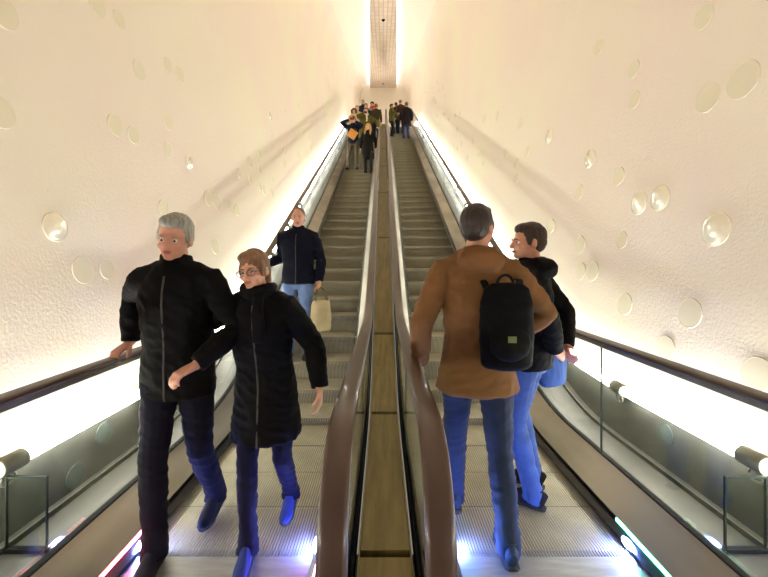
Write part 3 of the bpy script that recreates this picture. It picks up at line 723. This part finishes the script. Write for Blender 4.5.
person('woman with long blonde hair in a long black coat beside the man with a phone', loc, -.1, 1.66, .01, False, hem=.58, bulk=1.08, jacket=(28, 26, 26), trousers=(34, 32, 34), tight=True,
       legR=((-.10, .05, .09), 0), legL=((.10, -.08, .09), .1), hair='long', haircol=(206, 158, 88), female=True, head=(-.15, .1, 0), seed=5)
grp = [
 ('woman with dark curly hair in a beige coat, behind the man with a phone', -1.16, 15.3, 0, 1.66, dict(jacket=(206, 186, 148), hem=.7, hair='curly', haircol=(38, 28, 24), female=True, trousers=(50, 50, 60))),
 ('light-haired person at the left rail behind the woman with curly hair', -1.10, 16.3, 0, 1.78, dict(jacket=(190, 168, 130), hair='short', haircol=(176, 140, 100), trousers=(60, 60, 70))),
 ('tall man in an olive green parka with a camera at his chin', -.66, 14.7, .05, 1.86, dict(jacket=(88, 82, 38), hem=.68, bulk=1.25, hair='short', haircol=(110, 84, 60), trousers=(60, 56, 50), scarf=(214, 204, 180),
        armR=((-.05, -.22, 1.47), (.6, -.3, .5), (0, 1, 0), (1, 0, 0), .7, (-1, 0, -.5)), armL=((.42, -.12, 1.02), (.2, -.8, -.3), (0, 0, -1), (-1, 0, 0), .6, (1, .4, 0)))),
 ('brown-haired person in a navy jacket, leftmost in the back row of the left group', -.95, 18.1, 0, 1.74, dict(jacket=(34, 36, 58), hair='short', haircol=(150, 104, 66))),
 ('person with black hair at the top of the left group', -.76, 17.2, .1, 1.82, dict(jacket=(28, 30, 48), hair='short', haircol=(30, 24, 24))),
 ('person in a grey coat and dark cap at the back of the left group', -.50, 17.9, -.1, 1.78, dict(jacket=(150, 146, 136), hair='short', haircol=(60, 50, 40), cap=(40, 38, 40), scarf=(190, 50, 50))),
 ('person in an olive and black jacket leaning on the middle rail of the left group', -.34, 17.0, 2.9, 1.72, dict(jacket=(64, 58, 36), hair='short', haircol=(140, 88, 50), lean=(-.04, 0),
        armL=((.2, -.3, 1.1), (.3, -.8, 0), (0, 0, -1), (-1, 0, 0), .6, (1, 0, 0)))),
 ('person in an olive green jacket facing right, by the middle rail of the right escalator', .42, 18.3, 1.3, 1.64, dict(jacket=(96, 92, 44), hem=.82, bulk=1.15, hair='short', haircol=(52, 38, 28), trousers=(30, 32, 42),
        armR=((-.1, -.28, 1.2), (.5, -.6, .2), (0, 0, 1), (-1, 0, 0), .5, (-1, 0, -.5)), armL=((.12, -.28, 1.2), (-.5, -.6, .2), (0, 0, 1), (1, 0, 0), .5, (1, 0, -.5)))),
 ('dark-haired person in black behind the person in the olive jacket', .64, 19.2, -2.6, 1.66, dict(jacket=(34, 30, 34), hair='short', haircol=(28, 22, 22))),
 ('man seen from behind in a long black coat and jeans, rightmost at the top', 1.09, 17.9, PI + .1, 1.76, dict(jacket=(36, 30, 32), hem=.66, bulk=1.15, trousers=(44, 56, 96), jeans=True, hair='short', haircol=(120, 84, 54))),
 ('person in a dark brown coat in front of the man in the long black coat', .86, 18.9, PI - .2, 1.66, dict(jacket=(74, 50, 42), hem=.7, hair='short', haircol=(130, 84, 58))),
]
for i, (lab, x, y, yaw, H, kw) in enumerate(grp):
    person(lab, put(x, y), yaw, H, .012, False, seed=10 + i, **kw)
bm = bmesh.new(); box(bm, -.06, .06, -.02, .03, -.04, .04); bmesh.ops.bevel(bm, geom=list(bm.edges), offset=.006, segments=2, affect='EDGES'); ell(bm, (0, -.03, 0), (.03, .03, .03))
tag(obj('camera_body', bm, M['skirt'], loc=(-.66, 14.7 - .26, step_z(14.7) + 1.60)), 'small black camera held by the man in the olive parka', 'camera')
# right, brown jacket
loc = put(.53, 2.17)
person('man in a brown jacket and dark jeans going up, seen from behind', loc, PI - .05, 1.86, .006, True,
       armL=((.30, -.05, .90), (0, -.2, -1), (-1, 0, 0), (0, -1, 0), .5, (.6, 1, 0)), armR=((-.22, -.16, 1.02), (-.2, -.9, -.2), (0, 0, -1), (1, 0, 0), .6, (-1, .4, 0)),
       legR=((-.12, .18, .09), 0), legL=((.09, -.22, .09), 0), head=(-.55, .0, 0), jacket=(120, 84, 52), hem=.78, bulk=1.04, trousers=(20, 30, 60), jeans=True, hood=True, hair='short', haircol=(44, 30, 24), shoes=(52, 60, 84), skincol=(200, 148, 122), seed=30, fold=.007)
# his backpack
r = empty('backpack', (.62, 1.93, 1.03), -.05); tag(r, 'black backpack worn on the back of the man in the brown jacket', 'backpack')
bm = bmesh.new()
rg = [(-.02, .10, .05), (.0, .125, .07), (.15, .135, .085), (.30, .13, .075), (.38, .11, .055), (.41, .07, .03)]
tube(bm, [(0, 0, z) for z, a, b in rg], [(a, b) for z, a, b in rg], 22, ref=(1, 0, 0))
me = finish(bm, 'pack_body', .007, 3, fold=.004, seed=5); me.materials.append(cloth((8, 7, 7))); link('pack_body', me, r)
bm = bmesh.new(); ell(bm, (0, -.07, .12), (.10, .035, .09)); me = finish(bm, 'front_pocket', .007, 3, fold=.003, seed=6); me.materials.append(cloth((13, 12, 10))); fp = link('front_pocket', me, r)
bm = bmesh.new(); box(bm, -.02, .02, -.107, -.103, .13, .16); obj('olive_badge', bm, mat('badge', (92, 100, 44), .6), fp)
bm = bmesh.new(); tube(bm, [(.04 * math.cos(a), .02, .40 + .05 * math.sin(a)) for a in [PI * k / 8 for k in range(9)]], [.007] * 9, 6); obj('grab_loop', bm, cloth((22, 22, 22)), r)
for e in (-1, 1):
    bm = bmesh.new(); tube(bm, [(e * .08, .04, .36), (e * .095, .10, .42), (e * .10, .19, .42), (e * .11, .30, .36), (e * .12, .34, .2)], [(.02, .006)] * 5, 8, ref=(1, 0, 0)); obj('shoulder_strap', bm, cloth((24, 24, 24)), r, smooth=True)
# right, black jacket
yaw6 = PI + .95
loc = put(.97, 2.56)
person('man in a black jacket and blue jeans on the right escalator looking left', loc, yaw6, 1.8, .006, True,
       armR=((-.09, .21, .96), (.8, .25, -.4), (0, 1, 0), (0, 0, 1), .6, (-.8, .5, -.2)), armL=((.14, .19, .98), (-.8, .3, -.4), (0, -1, 0), (0, 0, 1), .6, (.8, .6, -.2)),
       legR=((-.11, .0, .09), 0), legL=((.12, .06, .09), 0), head=(.62, .04, 0), jacket=(8, 7, 8), hem=.84, bulk=1.08, trousers=(56, 82, 140), jeans=True, hair='short', haircol=(52, 32, 24), skincol=(216, 158, 132), hood=True, shoes=(36, 30, 30), seed=31, fold=.007)
bag('tote_bag', 'blue fabric bag at the hip of the man looking left', (1.20, 2.72, .68), .26, .10, .36, (60, 88, 150), .22, .5)

# ------------------------------------------------------------------ world, camera, view
w = bpy.data.worlds.new('world'); bpy.context.scene.world = w; w.use_nodes = True
w.node_tree.nodes['Background'].inputs[0].default_value = (1.0, .9, .78, 1); w.node_tree.nodes['Background'].inputs[1].default_value = .22
cam = bpy.data.cameras.new('camera'); co = bpy.data.objects.new('camera', cam); C.objects.link(co)
co.location = EYEP; co.rotation_euler = (PI / 2, 0, 0); cam.sensor_width = 36; cam.lens = 18; cam.clip_start = .02; cam.clip_end = 200
cam.shift_x = (384 - VX) / 768; cam.shift_y = -(288.5 - VY) / 768
sc_ = bpy.context.scene; sc_.camera = co
sc_.view_settings.view_transform = 'Standard'; sc_.view_settings.look = 'None'; sc_.view_settings.exposure = 0.13; sc_.view_settings.gamma = 1.0
sc_.cycles.max_bounces = 8; sc_.cycles.diffuse_bounces = 5; sc_.cycles.transparent_max_bounces = 24; sc_.cycles.use_denoising = True
sc_.cycles.sample_clamp_indirect = 8
